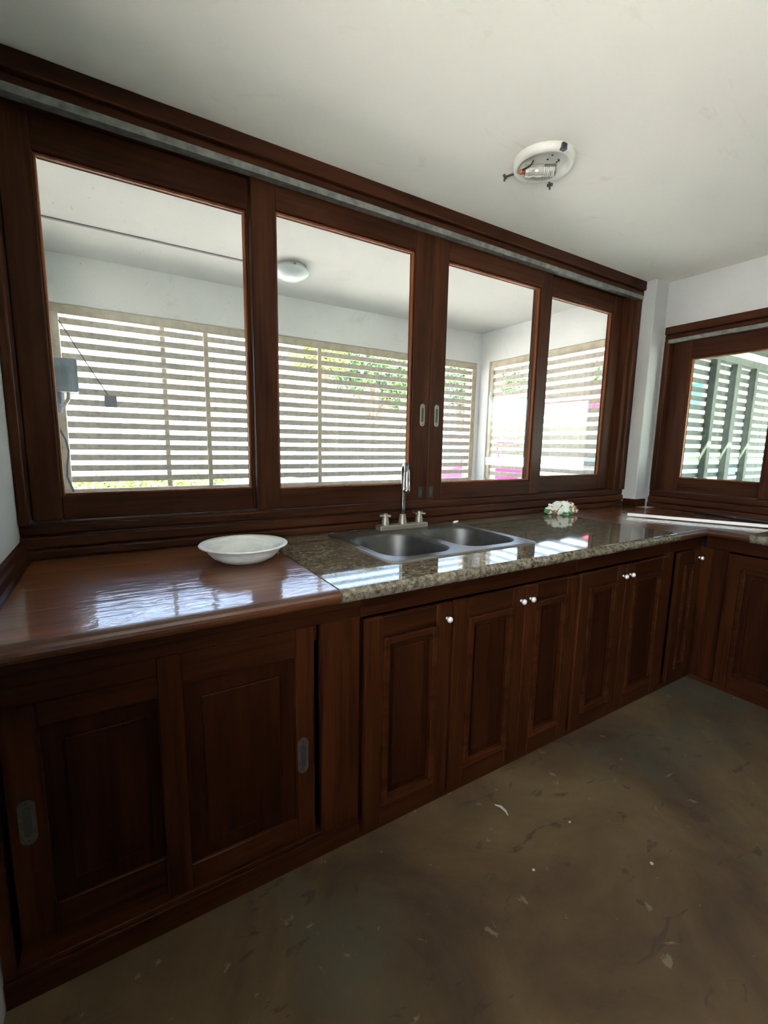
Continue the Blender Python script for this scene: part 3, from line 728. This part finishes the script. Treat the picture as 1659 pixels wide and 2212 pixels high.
# ------------------------------------------------------------------ worktops
YE = 1.142
def nose(d0, z0, z1, back, n=8, sgn=1):
    """bull-nosed slab profile (d,z): round front edge at d0"""
    r = (z1-z0)/2; pts = []
    for k in range(n+1):
        a = math.pi/2 + math.pi*k/n
        pts.append((d0 + r + r*math.cos(a)*1.0, (z0+z1)/2 + r*math.sin(a)))
    return pts + [(back, z0), (back, z1)]
ZW0, ZW1 = .858, .900
wt = empty('wood_worktop', (.13, 1.6, ZW0)); setp(wt, 'glossy varnished wood worktop at the left with window reflections', 'worktop')
edges = [1.975, 1.78, 1.58, 1.38, YE+.030]
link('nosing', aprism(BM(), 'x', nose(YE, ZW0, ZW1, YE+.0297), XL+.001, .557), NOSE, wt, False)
for k in range(4):
    box('plank', XL+.001, .557, edges[k+1]+.0003, edges[k]-.0003, ZW0, ZW1, TOPX, wt, .0006)
gt = empty('granite_worktop', (1.5, 1.6, ZW0)); setp(gt, 'beige speckled granite worktop holding the sink', 'worktop')
GX0, GX1 = .560, 2.492
SX0, SX1, SY0, SY1 = .862, 1.625, 1.345, 1.815   # cut-out
link('slab', aprism(BM(), 'x', nose(YE-.004, .858, .902, SY0), GX0, GX1), GRANITE, gt)
gs = [o for o in gt.children][0]
for nm, (x0, x1, y0, y1) in {'slab_a': (GX0, SX0, SY0, 1.975), 'slab_b': (SX1, GX1, SY0, 1.975), 'slab_c': (SX0, SX1, SY1, 1.975)}.items():
    bm = abox(BM(), x0, x1, y0, y1, .858, .902); me = bpy.data.meshes.new('t')
    bmesh.ops.translate(bm, verts=bm.verts, vec=-Vector(gt.location)); bm.to_mesh(me); bm.free()
    b2 = bmesh.new(); b2.from_mesh(gs.data); b2.from_mesh(me); b2.to_mesh(gs.data); b2.free()
cw = empty('wood_worktop', (3.0, 1.6, ZW0)); setp(cw, 'varnished wood worktop turning the inner corner by the pillar', 'worktop')
XE = 2.806; YG = .955
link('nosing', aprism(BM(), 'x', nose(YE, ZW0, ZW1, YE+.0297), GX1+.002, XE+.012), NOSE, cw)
edges2 = [1.975, 1.79, 1.61, 1.43, 1.25]
box('plank', GX1+.002, XE+.0118, YE+.030, 1.2497, ZW0, ZW1, TOPX, cw, .0006)
for k in range(4):
    box('plank', GX1+.002, 3.499 if edges2[k] < 1.88 else 3.364, edges2[k+1]+.0003, min(edges2[k], 1.975)-.0003, ZW0, ZW1, TOPX, cw, .0006)
link('nosing', aprism(BM(), 'y', nose(XE, ZW0, ZW1, XE+.10), YG, 1.148), NOSEY_SHADED, cw)
box('plank', XE+.1005, 3.15, YG, 1.2495, ZW0, ZW1, TOPY, cw, .0006); box('plank', 3.1505, 3.499, YG, 1.2495, ZW0, ZW1, TOPY, cw, .0006)
box('plank', XE+.012, XE+.1, 1.148, 1.2495, ZW0, ZW1, TOPX, cw, .0006)
g2 = empty('granite_worktop', (3.1, .3, ZW0)); setp(g2, 'beige granite worktop end on the right-hand run', 'worktop')
link('slab', aprism(BM(), 'y', nose(XE-.012, .858, .904, 3.499), -.2, YG-.002), GRANITE, g2)
# skirting strips on the worktop
def strip(name, bm, mat, label):
    o = link(name, bm, mat); setp(o, label, kind='structure'); return o
bm = BM(); aprism(bm, 'y', [(XL+.001, .9005), (XL+.030, .9005), (XL+.030, .912), (XL+.022, .918), (XL+.022, .945), (XL+.016, .953), (XL+.012, .965), (XL+.001, .970)], 1.16, 1.965)
strip('trim_2', bm, WY, 'wood skirting strip along the left wall on the worktop')
bm = BM(); abox(bm, 3.345, 3.3645, 1.868, 1.965, .9005, .958, .004); abox(bm, 3.345, 3.478, 1.862, 1.8795, .9005, .958, .004)
strip('trim_3', bm, WX, 'wood skirting strip round the foot of the white pillar')

# ================================================================== SINK
sk = empty('sink', (1.24, 1.6, .9)); setp(sk, 'stainless steel double-bowl sink set in the granite', 'sink')
def rrect(x0, x1, y0, y1, r, n=6):
    pts = []
    for cx, cy, a0 in ((x1-r, y1-r, 0), (x0+r, y1-r, math.pi/2), (x0+r, y0+r, math.pi), (x1-r, y0+r, 1.5*math.pi)):
        for k in range(n+1):
            a = a0+math.pi/2*k/n; pts.append((cx+r*math.cos(a), cy+r*math.sin(a)))
    return pts
RX0, RX1, RY0, RY1 = .846, 1.640, 1.328, 1.912
BOWLS = [(.880, 1.212, 1.378, 1.795, .10), (1.262, 1.594, 1.378, 1.795, .10)]
bm = BM()   # deck: triangulated plate with two holes
zt = .9085
def loop(pts, z): 
    vs = [bm.verts.new((p[0], p[1], z)) for p in pts]
    es = [bm.edges.new((vs[i], vs[(i+1) % len(vs)])) for i in range(len(vs))]; return vs, es
o_v, o_e = loop(rrect(RX0+.008, RX1-.008, RY0+.008, RY1-.008, .03), zt)
hs = [loop(rrect(*q), zt) for q in BOWLS]
bmesh.ops.triangle_fill(bm, use_beauty=True, use_dissolve=False, edges=o_e+sum([h[1] for h in hs], []))
lo = [bm.verts.new((p[0], p[1], .9022)) for p in rrect(RX0, RX1, RY0, RY1, .034)]
mi = [bm.verts.new((p[0], p[1], .9065)) for p in rrect(RX0+.003, RX1-.003, RY0+.003, RY1-.003, .032)]
n = len(lo)
for A, B in ((o_v, mi), (mi, lo)):
    for i in range(n): bm.faces.new((A[i], A[(i+1) % n], B[(i+1) % n], B[i]))
link('rim', bm, STEEL, sk)
for (x0, x1, y0, y1, r) in BOWLS:
    bm = BM(); rings = []
    for ins, z, rr_ in ((0, zt, r), (.004, zt-.003, r), (.008, zt-.012, r-.004), (.020, .80, r-.01), (.032, .765, r-.015), (.06, .752, r-.03), (.14, .748, .02)):
        rings.append([bm.verts.new((p[0], p[1], z)) for p in rrect(x0+ins, x1-ins, y0+ins, y1-ins, max(rr_, .012))])
    for a, c_ in zip(rings, rings[1:]):
        for i in range(len(a)): bm.faces.new((a[i], a[(i+1) % len(a)], c_[(i+1) % len(a)], c_[i]))
    bm.faces.new(rings[-1])
    bw = link('bowl', bm, STEELD, sk, True)
    cx, cy = (x0+x1)/2, (y0+y1)/2
    bm = BM(); alathe(bm, [(.045, .749), (.043, .752), (.034, .752), (.030, .746), (.002, .745)], (cx, cy, 0), 24); link('drain', bm, CHROME, bw, True)

# ================================================================== FAUCET
FX, FY = 1.252, 1.868
ft = empty('faucet', (FX, FY, .909)); setp(ft, 'chrome gooseneck mixer tap with two cross handles behind the sink', 'faucet')
bm = BM(); abox(bm, FX-.145, FX+.145, FY-.026, FY+.026, .9087, .936, .006, 2); link('base_plate', bm, DUSTY, ft)
dv = Vector((-.42, -.908, 0)).normalized()
bm = BM(); alathe(bm, [(.024, .935), (.022, .945), (.0175, .968), (.0165, .985), (.0135, .986)], (FX, FY, 0), 20); link('collar', bm, DUSTY, ft, True)
pts = [Vector((FX, FY, .95)), Vector((FX, FY, 1.02)), Vector((FX, FY, 1.10)), Vector((FX, FY, 1.17))]
R = .052
for k in range(1, 11):
    a = math.pi*k/11; pts.append(Vector((FX, FY, 1.185)) + dv*(R-R*math.cos(a)) + Vector((0, 0, R*math.sin(a))))
bm = BM(); atube(bm, pts, .0115, 14); link('spout', bm, CHROME, ft, True)
tip = pts[-1]
bm = BM(); q = tip + dv*.004
atube(bm, [q+Vector((0, 0, .014)), q+Vector((0, 0, 0)), q+Vector((0, 0, -.035)), q+Vector((0, 0, -.078)), q+Vector((0, 0, -.079)), q+Vector((0, 0, -.094)), q+Vector((0, 0, -.096))], [.0118, .013, .0148, .0158, .0166, .0166, .0135], 18)
sh = link('spray_head', bm, CHROME, ft, True)
for sx in (-.103, .103):
    c0 = Vector((FX+sx, FY, 0))
    bm = BM(); alathe(bm, [(.020, .935), (.019, .958), (.0165, .966), (.0145, .972), (.0145, .990), (.012, .994), (.001, .995)], c0, 18); h_ = link('handle', bm, DUSTY, ft, True)
    bm = BM(); an = .25 if sx < 0 else .45
    for a in (an, an+math.pi/2):
        d = Vector((math.cos(a), math.sin(a), 0))*.036
        atube(bm, [c0+Vector((0, 0, .983))-d, c0+Vector((0, 0, .983))+d], .0052, 8)
    link('cross_bar', bm, DUSTY, h_, True)

# ================================================================== COUNTER THINGS
bc = (.395, 1.615)
bm = BM()
outer = [(.001, .9005), (.045, .9015), (.080, .910), (.108, .925), (.124, .942), (.131, .957), (.140, .962), (.153, .965), (.1545, .968), (.152, .971), (.138, .969), (.129, .966), (.122, .952), (.104, .932), (.076, .918), (.04, .909), (.001, .9075)]
alathe(bm, outer, (bc[0], bc[1], 0), 56)
o = link('glass_bowl', bm, FROST, None, True, loc=(bc[0], bc[1], .9)); setp(o, 'frosted white glass lampshade lying like a bowl on the wood worktop', 'bowl')
# crumpled printed plastic bag
m, nt, b = newmat('printed_plastic_bag'); BAG = m
v = coords(nt)
c = mix(nt, ramp(nt, noise(nt, v, 15, 2, .5, 1.5), [(.53, (0, 0, 0)), (.56, (1, 1, 1))]), (.66, .68, .62), (.50, .06, .04))
tc2 = N(nt, 'Mapping'); tc2.inputs['Location'].default_value = (3.1, 1.7, .4); nt.links.new(v, tc2.inputs[0])
c = mix(nt, ramp(nt, noise(nt, tc2.outputs[0], 13, 2, .5, 1.2), [(.55, (0, 0, 0)), (.58, (1, 1, 1))]), c, (.05, .20, .06))
nt.links.new(c, b.inputs['Base Color']); b.inputs['Roughness'].default_value = .3
bm = BM(); bmesh.ops.create_icosphere(bm, subdivisions=5, radius=1.0)
rs = random.Random(3)
dirs = [(Vector((rs.gauss(0, 1), rs.gauss(0, 1), rs.gauss(0, 1))).normalized(), rs.uniform(-.22, .26), rs.uniform(6, 18)) for _ in range(34)]
for vv in bm.verts:
    d = vv.co.normalized(); f = 1.0
    for dd, a, s_ in dirs: f += a*math.exp((d.dot(dd)-1)*s_)
    q_ = d*2.3 + Vector((5.1, 2.2, .7)); rg = 0; am = .30
    for _k in range(4):
        rg += am*(1-2.4*abs(noise_at(q_))); q_ = q_*2.1; am *= .55
    p = d*(f*.72+rg*.75)
    z = p.z*.066 if p.z > 0 else p.z*.022
    vv.co = Vector((2.495+p.x*.088-p.y*.03, 1.862+p.y*.055+p.x*-.02, max(.9022, .922+z)))
o = link('plastic_bag', bm, BAG, None, False, loc=(2.495, 1.862, .902)); setp(o, 'crumpled white plastic bag printed red and green near the sill', 'bag')
bm = BM(); bmesh.ops.create_icosphere(bm, subdivisions=3, radius=1.0)
for vv in bm.verts: vv.co = Vector((1.618+vv.co.x*.021, 1.885+vv.co.y*.012, .9145+vv.co.z*.0055+.003*vv.co.x))
o = link('soap_sliver', bm, plain('soap', (.72, .66, .55), .5), None, True, loc=(1.618, 1.885, .909)); setp(o, 'thin pale soap sliver on the sink rim right of the tap', 'soap')
for (x, y, r, lab) in ((.757, 1.73, .006, 'larger dark crumb on the granite left of the sink'), (.80, 1.76, .004, 'smaller dark crumb on the granite left of the sink')):
    bm = BM(); bmesh.ops.create_icosphere(bm, subdivisions=2, radius=r)
    for vv in bm.verts: vv.co = Vector((x+vv.co.x*random.uniform(.8, 1.2), y+vv.co.y, .902+r*.6+vv.co.z*.7))
    o = link('crumb', bm, CRUMB, None, False, loc=(x, y, .902)); setp(o, lab, 'crumb', 'crumbs on the granite')
bm = BM()
p0, p1 = Vector((2.837, 1.624, .9095)), Vector((3.12, 1.06, .9095)); p1 = p0+(p1-p0)*1.9
d = (p1-p0).normalized(); sd_ = d.cross(Vector((0, 0, 1)))*.0085
vs = [p0-sd_, p0+sd_, p1+sd_, p1-sd_]
for z0 in (0,):
    A = [bm.verts.new(p+Vector((0, 0, -.0085))) for p in vs]; B = [bm.verts.new(p+Vector((0, 0, .0085))) for p in vs]
    for i in range(4): bm.faces.new((A[i], A[(i+1) % 4], B[(i+1) % 4], B[i]))
    bm.faces.new(A[::-1]); bm.faces.new(B)
bmesh.ops.translate(bm, verts=bm.verts, vec=(0, 0, .004))
bmesh.ops.bevel(bm, geom=list(bm.edges), offset=.002, segments=2, affect='EDGES')
o = link('plastic_trunking', bm, PVC, None, False, loc=tuple(p0)); setp(o, 'long thin white plastic strip lying on the corner worktop', 'strip')
kr = empty('metal_rod', (3.36, 1.466, .91)); setp(kr, 'black rod with a bright rivet lying near the right-hand sill', 'rod')
p0, p1 = Vector((3.372, 1.470, .913)), Vector((3.335, 1.05, .913)); p1 = p0+(p1-p0)*1.7
bm = BM(); atube(bm, [p0, p1], .0105, 10); link('shaft', bm, BLACK, kr, True)
q = p0+(p1-p0)*.34
bm = BM(); alathe(bm, [(0, -.0135), (.004, -.0135), (.0055, -.010)], q, 12, 'x'); link('rivet', bm, CHROME, kr)
# floor scraps
for k, (x, y, r, l_) in enumerate(((1.16, 1.02, .010, 'white curved plaster scrap on the floor near the plinth'), (1.33, .86, .0045, 'white plaster crumb on the floor left of middle'), (1.07, .80, .0045, 'white plaster crumb nearest the viewer on the floor'), (1.42, .62, .0055, 'white plaster crumb by the dark floor stains'))):
    bm = BM()
    if k == 0: atube(bm, [(x-.01, y+.03, .005), (x+.002, y+.012, .006), (x+.004, y-.012, .005), (x-.004, y-.03, .005)], [.002, .0045, .0045, .0015], 6)
    else:
        bmesh.ops.create_icosphere(bm, subdivisions=2, radius=r)
        for vv in bm.verts: vv.co = Vector((x+vv.co.x*1.2, y+vv.co.y*random.uniform(.7, 1.1), max(.0003, r*.35+vv.co.z*.45)))
    o = link('plaster_scrap', bm, CHIP, None, False, loc=(x, y, 0)); setp(o, l_, 'scrap', 'plaster scraps on the floor')

# ================================================================== CEILING LAMP BASE
LX, LY = 1.632, 1.436
lp = empty('ceiling_lamp', (LX, LY, ZC)); setp(lp, 'bare white ceiling lamp base without its shade above the sink', 'lamp')
lc = (LX, LY, ZC)
bm = BM(); alathe(bm, [(.001, 0), (.126, 0), (.127, -.003), (.125, -.020), (.121, -.026), (.115, -.0285), (.106, -.0285), (.100, -.025), (.096, -.014), (.090, -.0105), (.04, -.010), (.001, -.010)], lc, 56); link('pan', bm, WHITEP, lp, True)
ad = Vector((.80, -.60, 0)); pd = Vector((.60, .80, 0))
cz = ZC-.030
def cyl(name, c0, c1, rads, mat, parent):
    bm = BM(); n_ = len(rads); atube(bm, [c0+(c1-c0)*i/(n_-1) for i in range(n_)], rads, 18); return link(name, bm, mat, parent, False)
c0 = Vector((LX, LY, cz)) - ad*.072 + pd*.014; c1 = c0 + ad*.075
hold = cyl('lamp_holder', c0, c1, [.020, .024, .024, .021, .024, .024, .022], PORC, lp)
bm = BM()
for k in range(6):
    p = c1 + ad*(.004+k*.0075); t_ = []
    for j in range(15):
        a = math.pi*j/14 + math.pi; t_.append(p + pd*.022*math.cos(a) + Vector((0, 0, .022*math.sin(a))) + ad*.002*math.cos(a))
    atube(bm, t_, .0028, 6)
link('screw_thread', bm, WHITEP, lp, True)
cyl('thread_sleeve', c1, c1+ad*.05, [.0205, .0205, .0205], PULLW, lp)
bm = BM(); atube(bm, [c0, c0-ad*.02+Vector((0, 0, -.004)), c0-ad*.028+pd*.012], [.012, .010, .003], 8); link('terminal', bm, RUST, lp, True)
bm = BM(); atube(bm, [c0-ad*.012, c0-ad*.01-pd*.02+Vector((0, 0, -.006)), c0+ad*.014-pd*.035, c0+ad*.025-pd*.045+Vector((0, 0, .014))], .003, 6); link('wire', bm, BLACK, lp, True)
for a, bent in ((2.35, 1), (-.78-3.0, 0), (.35, 1)):
    pass
for ang, kind in ((math.atan2(.115, -.058)+.0, 'a'), (math.atan2(.06, .105), 'b'), (math.atan2(-.12, -.03), 'c')):
    d = Vector((math.cos(ang), math.sin(ang), 0)); p = Vector((LX, LY, ZC-.018)) + d*.118
    if kind == 'c':
        bm = BM(); q = p+d*.004; abox(bm, q.x-.012, q.x+.012, q.y-.012, q.y+.008, ZC-.030, ZC-.006, .002); link('clip', bm, DARK, lp)
    else:
        bm = BM(); tn = Vector((-d.y, d.x, 0))
        atube(bm, [p-d*.014, p+d*.020, p+d*.046+Vector((0, 0, -.002))], .0045, 8); atube(bm, [p+d*.046-tn*.012, p+d*.046+tn*.012, ], .0062, 8)
        atube(bm, [p+d*.046, p+d*.048+Vector((0, 0, -.018))], .004, 6)
        sc_ = link('thumb_screw', bm, PULL, lp)
for (u_, w_) in ((.01, -.025), (.022, -.052), (.055, -.02), (.058, -.012), (.052, -.004)):
    p = Vector((LX, LY, 0)) + ad*u_ + pd*w_; box('screw_hole', p.x-.004, p.x+.004, p.y-.003, p.y+.003, ZC-.0125, ZC-.0095, BLACK, lp, .001)
